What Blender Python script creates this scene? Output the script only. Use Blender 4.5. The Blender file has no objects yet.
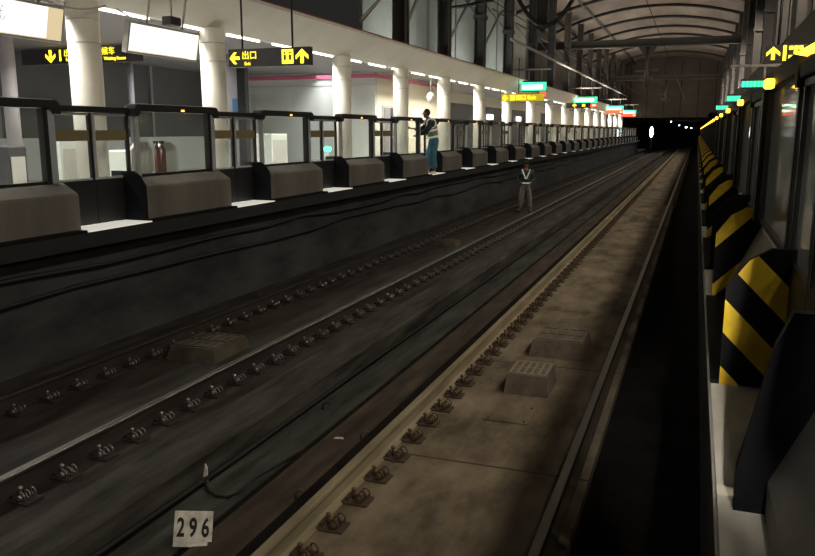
import bpy, bmesh, math, random
from mathutils import Vector, Matrix
random.seed(7)
scene = bpy.context.scene
C = scene.collection
R = math.radians
H = 1.17                      # eye height above the platform (z = 0)

# ------------------------------------------------------------------ materials
def mat(name, col, rough=0.6, metal=0.0, amt=0.0, scale=3.0, stretch=(1, 1, 1), emit=0.0, ecol=None, bump=0.0, spec=0.5, col2=None):
    m = bpy.data.materials.new(name); m.use_nodes = True
    nt = m.node_tree; b = nt.nodes['Principled BSDF']
    b.inputs['Roughness'].default_value = rough
    b.inputs['Metallic'].default_value = metal
    b.inputs['Specular IOR Level'].default_value = spec
    b.inputs['Base Color'].default_value = (*col, 1)
    if emit:
        b.inputs['Emission Color'].default_value = (*(ecol or col), 1)
        b.inputs['Emission Strength'].default_value = emit
    if amt or bump:
        tc = nt.nodes.new('ShaderNodeTexCoord'); mp = nt.nodes.new('ShaderNodeMapping')
        mp.inputs['Scale'].default_value = stretch
        nt.links.new(tc.outputs['Object'], mp.inputs[0])
        nz = nt.nodes.new('ShaderNodeTexNoise'); nz.inputs['Scale'].default_value = scale
        nz.inputs['Detail'].default_value = 6; nz.inputs['Roughness'].default_value = 0.65
        nt.links.new(mp.outputs[0], nz.inputs['Vector'])
        cr = nt.nodes.new('ShaderNodeValToRGB')
        lo = tuple(max(0, c*(1-amt)) for c in col); hi = col2 or tuple(min(1, c*(1+amt)) for c in col)
        cr.color_ramp.elements[0].position = 0.35; cr.color_ramp.elements[1].position = 0.68
        cr.color_ramp.elements[0].color = (*lo, 1); cr.color_ramp.elements[1].color = (*hi, 1)
        nt.links.new(nz.outputs['Fac'], cr.inputs[0]); nt.links.new(cr.outputs[0], b.inputs['Base Color'])
        if bump:
            bp = nt.nodes.new('ShaderNodeBump'); bp.inputs['Strength'].default_value = bump; bp.inputs['Distance'].default_value = 0.02
            nt.links.new(nz.outputs['Fac'], bp.inputs['Height']); nt.links.new(bp.outputs[0], b.inputs['Normal'])
    return m

def glass_mat(name, tint, refl=0.1, rough=0.05):
    m = bpy.data.materials.new(name); m.use_nodes = True
    nt = m.node_tree; nt.nodes.remove(nt.nodes['Principled BSDF'])
    out = nt.nodes['Material Output']
    tr = nt.nodes.new('ShaderNodeBsdfTransparent'); tr.inputs[0].default_value = (*tint, 1)
    gl = nt.nodes.new('ShaderNodeBsdfGlossy'); gl.inputs['Roughness'].default_value = rough
    gl.inputs[0].default_value = (.9, .95, .95, 1)
    df = nt.nodes.new('ShaderNodeBsdfDiffuse'); df.inputs[0].default_value = (.55, .6, .58, 1)  # pale diffuse layer stands in for reflections on the glass
    lw = nt.nodes.new('ShaderNodeLayerWeight'); pw = nt.nodes.new('ShaderNodeMath'); pw.operation = 'POWER'; pw.inputs[1].default_value = 4.5
    nt.links.new(lw.outputs['Facing'], pw.inputs[0])
    fr = nt.nodes.new('ShaderNodeMath'); fr.operation = 'MULTIPLY_ADD'; fr.inputs[1].default_value = .75; fr.inputs[2].default_value = .03
    nt.links.new(pw.outputs[0], fr.inputs[0])
    mx = nt.nodes.new('ShaderNodeMixShader'); m2 = nt.nodes.new('ShaderNodeMixShader'); m2.inputs[0].default_value = refl
    nt.links.new(fr.outputs[0], mx.inputs[0]); nt.links.new(tr.outputs[0], mx.inputs[1]); nt.links.new(gl.outputs[0], mx.inputs[2])
    nt.links.new(mx.outputs[0], m2.inputs[1]); nt.links.new(df.outputs[0], m2.inputs[2]); nt.links.new(m2.outputs[0], out.inputs[0])
    return m

def streak_mat(name, col, col2, rough=0.8):
    """long concrete / dirt running along the track (Y)"""
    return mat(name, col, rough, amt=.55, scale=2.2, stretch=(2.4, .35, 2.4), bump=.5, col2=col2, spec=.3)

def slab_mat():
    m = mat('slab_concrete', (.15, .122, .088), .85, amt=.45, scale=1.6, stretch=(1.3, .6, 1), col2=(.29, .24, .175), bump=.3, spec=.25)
    nt = m.node_tree; b = nt.nodes['Principled BSDF']
    src = b.inputs['Base Color'].links[0].from_socket
    tc = nt.nodes.new('ShaderNodeTexCoord'); sp = nt.nodes.new('ShaderNodeSeparateXYZ'); nt.links.new(tc.outputs['Object'], sp.inputs[0])
    md = nt.nodes.new('ShaderNodeMath'); md.operation = 'PINGPONG'; md.inputs[1].default_value = 1.45
    nt.links.new(sp.outputs['Y'], md.inputs[0])
    lt = nt.nodes.new('ShaderNodeMath'); lt.operation = 'LESS_THAN'; lt.inputs[1].default_value = .014
    nt.links.new(md.outputs[0], lt.inputs[0])
    mx = nt.nodes.new('ShaderNodeMix'); mx.data_type = 'RGBA'
    nt.links.new(lt.outputs[0], mx.inputs['Factor']); nt.links.new(src, mx.inputs['A']); mx.inputs['B'].default_value = (.06, .046, .033, 1)
    nt.links.new(mx.outputs['Result'], b.inputs['Base Color'])
    return m

def vault_mat():
    m = mat('vault_sheeting', (.16, .135, .11), .7, amt=.3, scale=.5, stretch=(1, .4, 1), col2=(.24, .20, .165))
    return m

M = dict(
    slab=slab_mat(),
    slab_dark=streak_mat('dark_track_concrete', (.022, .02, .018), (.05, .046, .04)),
    pit_gap_paint=mat('dark_trench_floor_and_gap_paint', (.012, .0105, .010), .95, amt=.5, scale=2, spec=.1),  # trench floor colour; also paints the shade of gaps between the strips
    ledge=streak_mat('grey_ledge_concrete', (.045, .046, .043), (.10, .10, .092)),
    ledge2=streak_mat('brown_strip_concrete', (.05, .039, .031), (.09, .07, .055)),
    gully=streak_mat('green_grey_gully', (.035, .041, .037), (.08, .086, .078)),
    wallL=mat('platform_side_wall', (.022, .027, .034), .75, amt=.6, scale=1.1, stretch=(1, .5, 1.5), col2=(.05, .057, .062), bump=.4),
    wallL2=mat('dark_platform_lip', (.012, .014, .017), .75, amt=.4, scale=2, stretch=(1, .3, 1)),
    sill_glow=mat('pale_sill_added_glow', (.9, .88, .8), .5, amt=.1, scale=5, emit=.5, ecol=(.95, .95, .86)),  # left sills glow in place of light spilling from the platform
    wallR=mat('dark_platform_side', (.02, .019, .02), .9, amt=.4, scale=1.5),  # near-black base with random mottling
    platform=mat('platform_terrazzo', (.5, .49, .46), .35, amt=.12, scale=6),
    sill=mat('pale_sill', (.9, .86, .76), .55, amt=.12, scale=5, stretch=(1, .4, 1)),
    rail_side=mat('rusty_rail_side', (.075, .062, .048), .6, .3, amt=.4, scale=6, stretch=(1, .2, 1)),
    rail_side_dark=mat('dark_rail_side', (.03, .028, .026), .6, .3, amt=.4, scale=6, stretch=(1, .2, 1)),
    rail_side_tan=mat('dusty_tan_rail_side', (.27, .235, .155), .75, .0, amt=.3, scale=5, stretch=(1, .2, 1)),
    rail_top=mat('polished_rail_head', (.42, .41, .39), .38, 1.0),
    rail_top_dull=mat('dull_rail_head', (.2, .17, .13), .5, .6),
    clip=mat('steel_clip', (.30, .29, .29), .35, .8),
    clip_b=mat('brown_clip', (.12, .085, .055), .6, .3),
    plate=mat('dark_base_plate', (.02, .018, .017), .7),
    plate_b=mat('brown_base_plate', (.07, .05, .035), .8),
    body=mat('grey_brown_housing', (.14, .135, .122), .5, amt=.3, scale=2.5, stretch=(.6, .6, .2), spec=.35),
    bodyR=mat('grey_housing', (.3, .29, .27), .45, amt=.2, scale=2.5),
    flange=mat('black_end_plate', (.006, .0065, .009), .6, spec=.15),
    yellow=mat('hazard_yellow', (.88, .60, .03), .5, amt=.12, scale=12),
    header=mat('dark_header_bar', (.014, .015, .017), .45, .1),
    headtop=mat('brushed_header_cap', (.85, .86, .88), .4, .2),
    post=mat('blue_grey_aluminium', (.5, .57, .66), .35, .4),
    post_dark=mat('dark_post', (.016, .016, .018), .45, .2),
    frame=mat('door_frame_aluminium', (.55, .57, .58), .35, .4),
    band=mat('olive_door_band', (.20, .165, .085), .6),
    glass=glass_mat('screen_glass', (.86, .90, .88), .10),
    glassR=glass_mat('smoky_screen_glass', (.30, .32, .32), .36),
    amber=mat('amber_lamp', (1, .55, .05), .5, emit=5, ecol=(1, .50, .03)),
    amber_s=mat('amber_lamp_small', (1, .55, .05), .5, emit=3, ecol=(1, .45, .05)),
    col_white=mat('white_column_cladding', (.86, .84, .76), .4, amt=.04, scale=3),
    ring=mat('column_joint', (.45, .44, .42), .5),
    steel=mat('dark_upper_steel', (.085, .082, .08), .6, .2, amt=.25, scale=2),
    steel_lt=mat('pale_roof_brace', (.42, .42, .40), .5, .2),
    fascia=mat('cream_fascia', (.86, .83, .74), .55, amt=.05, scale=1.2),
    fascia_edge=mat('dull_red_edge', (.22, .06, .07), .6),
    ceil=mat('canopy_ceiling', (.15, .14, .14), .7),
    darkwall=mat('dark_grey_platform_wall', (.062, .062, .062), .4, amt=.12, scale=.6),
    opening=mat('dark_wall_opening', (.03, .03, .032), .6),
    greywall=mat('warm_grey_partition', (.24, .225, .235), .6),
    whitewall=mat('white_room_wall', (.60, .62, .58), .6, amt=.05, scale=.7),
    creamwall=mat('cream_room_wall', (.8, .74, .58), .6),
    pink=mat('pink_stripe', (.5, .12, .2), .5),
    tube=mat('fluorescent_tube', (1, 1, 1), .5, emit=4.5, ecol=(1, .97, .85)),
    vault=vault_mat(),
    rib=mat('roof_rib_steel', (.035, .033, .03), .6, .3),
    sidepanel=mat('pale_green_side_panel', (.34, .36, .33), .6, amt=.15, scale=.5),
    sidepanel_falloff=mat('side_panel_painted_falloff', (.10, .095, .085), .7, amt=.2, scale=.5),  # far panels darkened in colour to stand for light falloff
    sidepanel_b=mat('brown_side_panel', (.06, .05, .043), .7, amt=.25, scale=.5),
    endwall=mat('brown_end_wall', (.12, .10, .085), .8, amt=.25, scale=.4),
    black=mat('matt_black', (.008, .008, .01), .7),
    signbody=mat('sign_housing', (.04, .038, .042), .45),
    signyel=mat('sign_yellow', (1, .9, .1), .5, emit=2.2, ecol=(1, .80, .03)),
    signyel_dim=mat('sign_yellow_dim', (.4, .33, .02), .5, emit=.42, ecol=(1, .75, .02)),
    signgrn=mat('sign_green', (.1, .8, .4), .5, emit=2.2, ecol=(.03, .8, .32)),
    signgrn_w=mat('sign_green_white', (.8, 1, .9), .5, emit=6, ecol=(.7, 1, .85)),
    signred=mat('sign_red', (1, .1, .05), .5, emit=3, ecol=(1, .06, .03)),
    signred_w=mat('sign_red_pale', (1, .5, .4), .5, emit=4, ecol=(1, .45, .35)),
    screen=mat('lit_screen', (1, 1, 1), .4, emit=1.15, ecol=(.97, .96, 1)),
    screen_warm=mat('lit_cream_edge', (.9, .8, .55), .5, emit=.55, ecol=(1, .82, .5)),
    screen_ink=mat('screen_ink', (.2, .2, .2), .6, emit=.12, ecol=(1, 1, 1)),
    screen_red=mat('screen_red', (.8, .3, .25), .6, emit=.5, ecol=(1, .35, .3)),
    metal_lt=mat('light_metal', (.5, .5, .5), .4, .6),
    plate296=mat('weathered_white_plate', (.72, .72, .66), .6, amt=.35, scale=9, col2=(1, 1, .95)),
    ink=mat('black_paint', (.01, .01, .01), .6),
    boxc=mat('grey_brown_track_box', (.15, .12, .095), .8, amt=.3, scale=6, bump=.3),
    boxg=mat('pale_grid', (.26, .225, .18), .7),
    boxl=mat('dark_tan_track_box', (.055, .047, .034), .85, amt=.4, scale=5),
    cable=mat('black_cable', (.015, .016, .018), .6),
    cable_w=mat('pale_cable', (.5, .48, .45), .6),
    skin=mat('tanned_skin', (.24, .12, .075), .6),
    hair=mat('black_hair', (.012, .01, .01), .6),
    shirt=mat('dark_jacket', (.02, .025, .035), .8),
    vest=mat('olive_safety_vest', (.22, .30, .13), .7),
    vest_d=mat('dark_vest', (.03, .05, .035), .8),
    reflect=mat('reflective_tape', (.9, .92, .9), .4, emit=.12, ecol=(.9, 1, .95)),  # faint glow stands in for light thrown back by the tape
    jeans=mat('teal_trousers', (.06, .20, .29), .8, amt=.3, scale=9),
    greytr=mat('grey_trousers', (.17, .165, .155), .85, amt=.25, scale=9),
    shoe=mat('white_shoe', (.7, .7, .66), .6),
    shoe_d=mat('dark_shoe', (.03, .03, .03), .6),
    white_lamp=mat('tunnel_lamp_glow', (1, 1, 1), .5, emit=14, ecol=(.75, .92, 1)),
    blue=mat('blue_poster', (.05, .12, .22), .5),
    advert=mat('lit_advert', (1, .9, .95), .5, emit=2.5, ecol=(1, .88, .95)),
    box_dark=mat('dark_appliance', (.03, .03, .035), .5),
    box_pale=mat('pale_appliance', (.62, .66, .62), .5),
    red_d=mat('dark_red_cylinder', (.10, .02, .015), .4),
    green_lamp=mat('green_lamp', (.1, 1, .5), .5, emit=6, ecol=(.05, 1, .45)),
)

# ------------------------------------------------------------------ helpers
def slot(bm_mats, m):
    if m not in bm_mats: bm_mats.append(m)
    return bm_mats.index(m)

class MB:
    """collects shapes, links them as ONE mesh object"""
    def __init__(s): s.bm = bmesh.new(); s.m = []
    def _set(s, faces, m):
        i = slot(s.m, m)
        for f in faces: f.material_index = i
    def box(s, x0, x1, y0, y1, z0, z1, m, bevel=0):
        x0, x1 = min(x0, x1), max(x0, x1)
        g = bmesh.ops.create_cube(s.bm, size=1)
        for v in g['verts']:
            v.co = Vector((x0+(v.co.x+.5)*(x1-x0), y0+(v.co.y+.5)*(y1-y0), z0+(v.co.z+.5)*(z1-z0)))
        fs = list({f for v in g['verts'] for f in v.link_faces}); s._set(fs, m)
        if bevel:
            es = list({e for v in g['verts'] for e in v.link_edges})
            r = bmesh.ops.bevel(s.bm, geom=es, offset=bevel, segments=2, affect='EDGES', profile=.5)
            s._set(r['faces'], m)
        return s
    def prism(s, pts, a0, a1, m, axis='y'):
        def P(p, a): return (p[0], a, p[1]) if axis == 'y' else ((a, p[0], p[1]) if axis == 'x' else (p[0], p[1], a))
        A = [s.bm.verts.new(P(p, a0)) for p in pts]; B = [s.bm.verts.new(P(p, a1)) for p in pts]
        n = len(pts); fs = [s.bm.faces.new(A), s.bm.faces.new(B[::-1])]
        for i in range(n): fs.append(s.bm.faces.new((A[i], B[i], B[(i+1) % n], A[(i+1) % n])))
        s._set(fs, m); bmesh.ops.recalc_face_normals(s.bm, faces=fs); return s
    def quad(s, pts, m):
        f = s.bm.faces.new([s.bm.verts.new(p) for p in pts]); s._set([f], m); return s
    def cyl(s, p, q, r, m, r2=None, seg=16):
        p, q = Vector(p), Vector(q); d = q-p
        g = bmesh.ops.create_cone(s.bm, cap_ends=True, segments=seg, radius1=r, radius2=r if r2 is None else r2, depth=d.length)
        mt = Matrix.Translation((p+q)/2) @ Vector((0, 0, 1)).rotation_difference(d).to_matrix().to_4x4()
        bmesh.ops.transform(s.bm, matrix=mt, verts=g['verts'])
        fs = list({f for v in g['verts'] for f in v.link_faces}); s._set(fs, m)
        for f in fs:
            if len(f.verts) == 4: f.smooth = True
        return s
    def tube(s, pts, r, m, seg=8):
        pts = [Vector(p) for p in pts]; rings = []
        for i, p in enumerate(pts):
            d = (pts[min(i+1, len(pts)-1)]-pts[max(i-1, 0)]).normalized()
            q = Vector((0, 0, 1)).rotation_difference(d)
            rings.append([s.bm.verts.new(p + q @ Vector((r*math.cos(2*math.pi*k/seg), r*math.sin(2*math.pi*k/seg), 0))) for k in range(seg)])
        fs = []
        for a, b in zip(rings, rings[1:]):
            # align start index to avoid twisting
            off = min(range(seg), key=lambda o: (a[0].co-b[o].co).length)
            for k in range(seg):
                fs.append(s.bm.faces.new((a[k], a[(k+1) % seg], b[(k+1+off) % seg], b[(k+off) % seg])))
        fs.append(s.bm.faces.new(rings[0][::-1])); fs.append(s.bm.faces.new(rings[-1]))
        s._set(fs, m)
        for f in fs: f.smooth = len(f.verts) == 4
        bmesh.ops.recalc_face_normals(s.bm, faces=fs)
        return s
    def torus(s, c, R_, r, m, axis=(1, 0, 0), seg=12, sec=6):
        q = Vector((0, 0, 1)).rotation_difference(Vector(axis)); vs = []
        for i in range(seg):
            a = 2*math.pi*i/seg; row = []
            for j in range(sec):
                b = 2*math.pi*j/sec
                row.append(s.bm.verts.new(Vector(c)+q @ Vector(((R_+r*math.cos(b))*math.cos(a), (R_+r*math.cos(b))*math.sin(a), r*math.sin(b)))))
            vs.append(row)
        fs = [s.bm.faces.new((vs[i][j], vs[(i+1) % seg][j], vs[(i+1) % seg][(j+1) % sec], vs[i][(j+1) % sec])) for i in range(seg) for j in range(sec)]
        s._set(fs, m)
        for f in fs: f.smooth = True
        return s
    def ball(s, c, rad, m, seg=16):
        g = bmesh.ops.create_uvsphere(s.bm, u_segments=seg, v_segments=max(6, seg*2//3), radius=1)
        rr = rad if hasattr(rad, '__len__') else (rad,)*3
        for v in g['verts']: v.co = Vector((v.co.x*rr[0]+c[0], v.co.y*rr[1]+c[1], v.co.z*rr[2]+c[2]))
        fs = list({f for v in g['verts'] for f in v.link_faces}); s._set(fs, m)
        for f in fs: f.smooth = True
        return s
    def add_mesh(s, me, m):
        n = len(s.bm.faces); s.bm.from_mesh(me); s.bm.faces.ensure_lookup_table()
        fs = s.bm.faces[n:]; s._set(fs, m)
        for f in fs: f.smooth = True
        return s
    def build(s, name, parent=None, loc=None, label=None):
        me = bpy.data.meshes.new(name); s.bm.to_mesh(me); s.bm.free()
        for m in s.m: me.materials.append(M[m])
        o = bpy.data.objects.new(name, me); C.objects.link(o)
        if parent: o.parent = parent
        if loc: o.location = loc
        if label: o['label'] = label
        return o

def thing(name, label, cat, loc=(0, 0, 0), group=None, rz=0):
    o = bpy.data.objects.new(name, None); C.objects.link(o); o.location = loc; o.rotation_euler = (0, 0, rz)
    o.empty_display_size = .1
    return tag(o, label, cat, group)
def tag(o, label, cat, group=None):
    o['label'] = label; o['category'] = cat
    if group: o['group'] = group
    return o
def struct(o): o['kind'] = 'structure'; return o
def kids(o): return [c for c in bpy.data.objects if c.parent == o]
def dup(o, parent=None, cache={}):
    c = o.copy(); C.objects.link(c)
    if parent: c.parent = parent
    if o.name not in cache: cache[o.name] = [k.name for k in bpy.data.objects if k.parent == o]
    for k in cache[o.name]: dup(bpy.data.objects[k], c)
    return c
def text(body, size, m, parent, loc, rot=(math.pi/2, 0, 0), name='lettering', align='CENTER', sx=1.0, off=0.0):
    cu = bpy.data.curves.new(name, 'FONT'); cu.body = body; cu.size = size; cu.align_x = align; cu.align_y = 'CENTER'
    cu.extrude = .002; cu.offset = off
    cu.materials.append(M[m]); o = bpy.data.objects.new(name, cu); C.objects.link(o)
    bpy.context.view_layer.update()
    me = bpy.data.meshes.new_from_object(o.evaluated_get(bpy.context.evaluated_depsgraph_get()))
    bpy.data.objects.remove(o); o = bpy.data.objects.new(name, me); C.objects.link(o)
    if not me.materials: me.materials.append(M[m])
    o.parent = parent; o.location = loc; o.rotation_euler = rot; o.scale = (sx, 1, 1)
    return o
ORD = ['first', 'second', 'third', 'fourth', 'fifth', 'sixth', 'seventh', 'eighth', 'ninth', 'tenth', 'eleventh', 'twelfth', 'thirteenth', 'fourteenth', 'fifteenth', 'sixteenth']

def clip_poly(poly, a, b, c, sgn):
    """keep a*x+b*z*sgn... half plane  a*x+b*z <= c"""
    out = []
    for i in range(len(poly)):
        p, q = poly[i], poly[(i+1) % len(poly)]
        fp, fq = (a*p[0]+b*p[1]-c)*sgn, (a*q[0]+b*q[1]-c)*sgn
        if fp <= 0: out.append(p)
        if (fp < 0 < fq) or (fq < 0 < fp):
            t = fp/(fp-fq); out.append((p[0]+(q[0]-p[0])*t, p[1]+(q[1]-p[1])*t))
    return out

YEND = 104.0
# ------------------------------------------------------------------ setting
f = MB()
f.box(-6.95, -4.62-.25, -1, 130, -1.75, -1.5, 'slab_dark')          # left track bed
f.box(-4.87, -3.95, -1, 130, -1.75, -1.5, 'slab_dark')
f.prism([(-3.98, -1.75), (-3.98, -1.36), (-3.93, -1.33), (-3.53, -1.33), (-3.50, -1.36), (-3.50, -1.75)], -1, 130, 'ledge')
f.box(-3.50, -3.41, -1, 130, -1.75, -1.545, 'pit_gap_paint')  # dark strip painted nearly flush, standing in for a shaded gap
f.box(-3.41, -3.03, -1, 130, -1.75, -1.53, 'gully')
f.box(-3.03, -2.92, -1, 130, -1.75, -1.545, 'pit_gap_paint')
f.box(-2.92, -2.60, -1, 130, -1.75, -1.49, 'ledge2')
f.box(-2.60, -2.49, -1, 130, -1.75, -1.50, 'pit_gap_paint')
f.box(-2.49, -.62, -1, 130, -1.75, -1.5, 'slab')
f.box(-.62, .3, -1, 130, -1.80, -1.6, 'pit_gap_paint')
struct(f.build('floor'))
w = MB(); w.box(-7.2, -6.9, -1, YEND, -1.75, -.18, 'wallL'); w.box(-7.2, -6.62, -1, YEND, -.18, -.02, 'wallL2'); struct(w.build('wall_left_platform_side'))
w = MB(); w.box(.2, .5, -1, YEND, -1.8, -.14, 'wallR'); w.box(.125, .5, -1, YEND, -.14, -.02, 'wallR'); struct(w.build('wall_right_platform_side'))
w = MB(); w.box(-6.8, -6.62, -1, YEND, -.02, 0, 'wallL2'); w.box(-16, -6.8, -1, YEND, -.02, 0, 'platform'); struct(w.build('floor_left_platform'))
w = MB(); w.box(.125, 7, -1, YEND, -.02, 0, 'platform'); struct(w.build('floor_right_platform'))

# canopy left
w = MB(); w.box(-16, -8.62, -1, YEND, 3.03, 3.2, 'ceil'); struct(w.build('ceiling_left_platform'))
w = MB()
w.prism([(-8.62, 3.0), (-8.5, 3.0), (-7.80, 3.50), (-7.80, 3.56), (-8.62, 3.56)], -1, YEND, 'fascia')
w.box(-8.62, -7.79, -1, YEND, 3.56, 3.585, 'fascia_edge')
struct(w.build('trim_left_canopy_fascia'))
w = MB(); w.box(2.25, 7, -1, YEND, 3.03, 3.2, 'ceil'); struct(w.build('ceiling_right_platform'))
w = MB(); w.prism([(2.25, 3.05), (2.2, 3.05), (2.0, 3.4), (2.0, 3.5), (2.25, 3.5)], -1, YEND, 'sidepanel_b'); struct(w.build('trim_right_canopy_fascia'))
w = MB(); w.box(6.5, 6.7, -1, YEND, 0, 3.1, 'sidepanel_b'); struct(w.build('wall_right'))

# back walls of the left platform
w = MB(); w.box(-15.3, -15.1, -1, 23.7, 0, 3.05, 'darkwall')
for y in (3.5, 6.0, 8.6, 11.2, 13.9, 16.6, 19.4, 22.2): w.box(-15.1, -15.04, y, y+.09, 0, 3.05, 'greywall')
struct(w.build('wall_left_back'))
w = MB(); w.box(-15.1, -15.0, -1, 23.6, 0, 1.0, 'box_pale'); struct(w.build('trim_added_pale_strip'))  # pale strip added to lighten what shows through the left glass
w = MB()
w.box(-15.1, -9.75, 23.7, 23.9, 0, 3.03, 'whitewall'); w.box(-9.95, -9.75, 23.9, 30.6, 0, 3.03, 'creamwall'); w.box(-11.2, -9.75, 30.6, 30.8, 0, 3.03, 'creamwall')
struct(w.build('wall_left_room'))
w = MB(); w.box(-15.1, -9.74, 23.66, 23.7, 2.84, 2.96, 'pink'); w.box(-9.75, -9.71, 23.66, 30.6, 2.84, 2.96, 'pink')
w.box(-15.1, -9.75, 23.685, 23.7, 2.62, 2.64, 'ring')
struct(w.build('trim_pink_stripe'))
w = MB(); w.box(-11.4, -11.2, 30.8, YEND, 0, 3.03, 'creamwall'); struct(w.build('wall_left_far'))
# dark openings in the far wall
for i, (y0, y1) in enumerate([(36.6, 41.2), (43.2, 47.2), (49.8, 54.2), (60, 62.5), (70, 73)]):
    w = MB(); w.box(-11.2, -11.17, y0, y1, 0, 2.5, 'opening'); w.box(-11.2, -11.15, y0-.08, y0, 0, 2.55, 'ring'); w.box(-11.2, -11.15, y1, y1+.08, 0, 2.55, 'ring')
    struct(w.build('window_%d' % (i+1)))
w = MB(); w.box(-9.76, -9.71, 24.25, 25.6, 0, 2.0, 'ring'); w.box(-9.72, -9.69, 24.35, 24.9, 0, 1.93, 'greywall'); w.box(-9.72, -9.69, 24.95, 25.5, 0, 1.93, 'darkwall')
struct(w.build('door_1'))
# partition pier and black pole beside it
w = MB(); w.box(-11.20, -10.66, 17.2, 17.5, 0, 3.03, 'greywall'); struct(w.build('wall_left_pier'))

# vaulted roof
VC, VA, VR = -3.0, 10.1, 18.0
def vz(x): return VA-VR+math.sqrt(VR*VR-(x-VC)**2)
xs = [-12+i*(16/28) for i in range(29)]
xs = [-11.0+i*(15.6/28) for i in range(29)]
w = MB()
pts = [(x, vz(x)) for x in xs]+[(x, vz(x)+.15) for x in reversed(xs)]
for y0 in range(-2, 130, 6): pass
w.prism(pts, -2, 112, 'vault'); struct(w.build('ceiling'))
for y in [13, 19, 25, 31, 37, 43, 49, 55, 61, 67, 73, 79, 86, 96]:
    w = MB(); w.tube([(x, y, vz(x)-.1) for x in xs], .10, 'rib'); struct(w.build('roof_arch'))
for k, x in enumerate([-9.6, -7.6]):
    w = MB(); w.tube([(x, -1, vz(x)-.2), (x, 110, vz(x)-.2)], .05, 'rib'); struct(w.build('roof_purlin'))
# side walls above the canopies
w = MB(); w.box(-10.9, -10.8, 25.2, 52, 3.3, vz(-10.9)+.1, 'sidepanel')
for y in (28, 32, 36, 40, 44, 48): w.box(-10.8, -10.74, y, y+.12, 3.3, vz(-10.8), 'greywall')
struct(w.build('wall_left_upper'))
w = MB(); w.box(-10.9, -10.8, 52, YEND+6, 3.3, vz(-10.9)+.1, 'sidepanel_falloff'); struct(w.build('wall_left_upper_far'))
w = MB(); w.box(3.9, 4.0, -1, YEND+6, 3.3, vz(4.0)+.1, 'sidepanel_b')
struct(w.build('wall_right_upper'))
w = MB(); w.box(-16, -8.6, -1, YEND, 3.56, 3.62, 'steel'); struct(w.build('canopy_roof'))
# end wall over the tunnel mouth
w = MB(); w.box(-11, 4.2, YEND, YEND+.4, 2.6, 10.3, 'endwall'); w.box(-16, -9.2, YEND, YEND+.4, -1.5, 3.4, 'endwall'); w.box(1.2, 7, YEND, YEND+.4, -1.5, 3.4, 'endwall')
for x in (-8.2, -6.2, -4.2, -2.2, -.2, 1.8): w.box(x, x+.12, YEND-.06, YEND, 2.6, 9.5, 'rib')
struct(w.build('wall_end'))
w = MB(); w.box(-9.4, -9.2, YEND, 134, -1.7, 3, 'black'); w.box(1.2, 1.4, YEND, 134, -1.7, 3, 'black'); w.box(-9.4, 1.4, YEND, 134, 2.6, 2.8, 'black'); w.box(-9.4, 1.4, 134, 134.2, -1.7, 2.8, 'black')
struct(w.build('wall_tunnel'))

# ------------------------------------------------------------------ rails
def rail(X, side, top, label, clip, plate, y0, individual=100, sp=.41, foot='rail_side_dark'):
    t = thing('track_rail', label, 'rail', (X, 0, -1.5))
    w = MB()
    pr = [(-.07, 0), (.07, 0), (.07, .012), (.012, .03), (.012, .125), (.034, .14), (.034, .163), (-.034, .163), (-.034, .14), (-.012, .125), (-.012, .03), (-.07, .012)]
    w.prism(pr, -1, 128, side); w.build('rail_web', t)
    w = MB(); w.prism([(-.034, .1632), (.034, .1632), (.030, .172), (-.030, .172)], -1, 128, top); w.build('rail_head', t)
    def fmesh():
        w = MB(); w.box(-.09, .25, -.08, .08, 0, .018, plate, bevel=.004)
        w.box(.07, .10, -.05, .05, .018, .045, plate)
        return w
    def cmesh(s):
        w = MB()
        for i in range(3): w.torus((s*(.185+.008*i), -.05+.045*i, .055+.004*i), .032, .0065, clip, axis=(.25, 1, .1))
        w.cyl((s*.185, -.085, .055), (s*.19, -.06, .055), .020, clip, seg=8)
        return w
    def bmesh_(s):
        w = MB(); w.cyl((s*.12, -.0, .018), (s*.12, -.0, .105), .010, clip, seg=6); w.cyl((s*.12, -.0, .08), (s*.12, -.0, .098), .018, clip, seg=6); return w
    y = y0; n = 0
    proto = None
    while n < individual:
        if proto is None:
            proto = fmesh().build('rail_fastener', t); o = proto
            cl = [cmesh(s).build('spring_clip', proto) for s in (1,)]; bl = [bmesh_(s).build('bolt', proto) for s in (1,)]
        else:
            o = bpy.data.objects.new('rail_fastener', proto.data); C.objects.link(o); o.parent = t
            for k in cl+bl:
                c = k.copy(); C.objects.link(c); c.parent = o
        o.location = (random.uniform(-.006, .006), y, 0); o.rotation_euler = (0, 0, random.uniform(-.04, .04))
        y += sp; n += 1
    w = MB()
    while y < 100:
        w.box(-.21, .21, y-.08, y+.08, 0, .018, plate)
        w.box(.14, .21, y-.05, y+.05, .02, .085, clip)
        y += sp
    o = w.build('rail_fastener_run', t); o['kind'] = 'stuff'
    return t
rail(-6.10, 'rail_side_dark', 'rail_side_dark', 'dark dull rail beside the far platform wall, edged by a row of clips', 'clip', 'plate', 5.40-.41*5)
rail(-4.63, 'rail_side_dark', 'rail_top', 'rail with bright polished top next to the grey concrete ledge', 'clip', 'plate', 4.05-.41*2)
rail(-2.32, 'rail_side_tan', 'rail_side_tan', 'dusty tan rail along the lit brown slab, clips on its slab side', 'clip_b', 'plate_b', 4.46-.41*2)
rail(-.76, 'rail_side', 'rail_top', 'grey-topped rail nearest the right platform, beside the dark trench', 'clip_b', 'plate_b', 30, individual=0)

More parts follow.
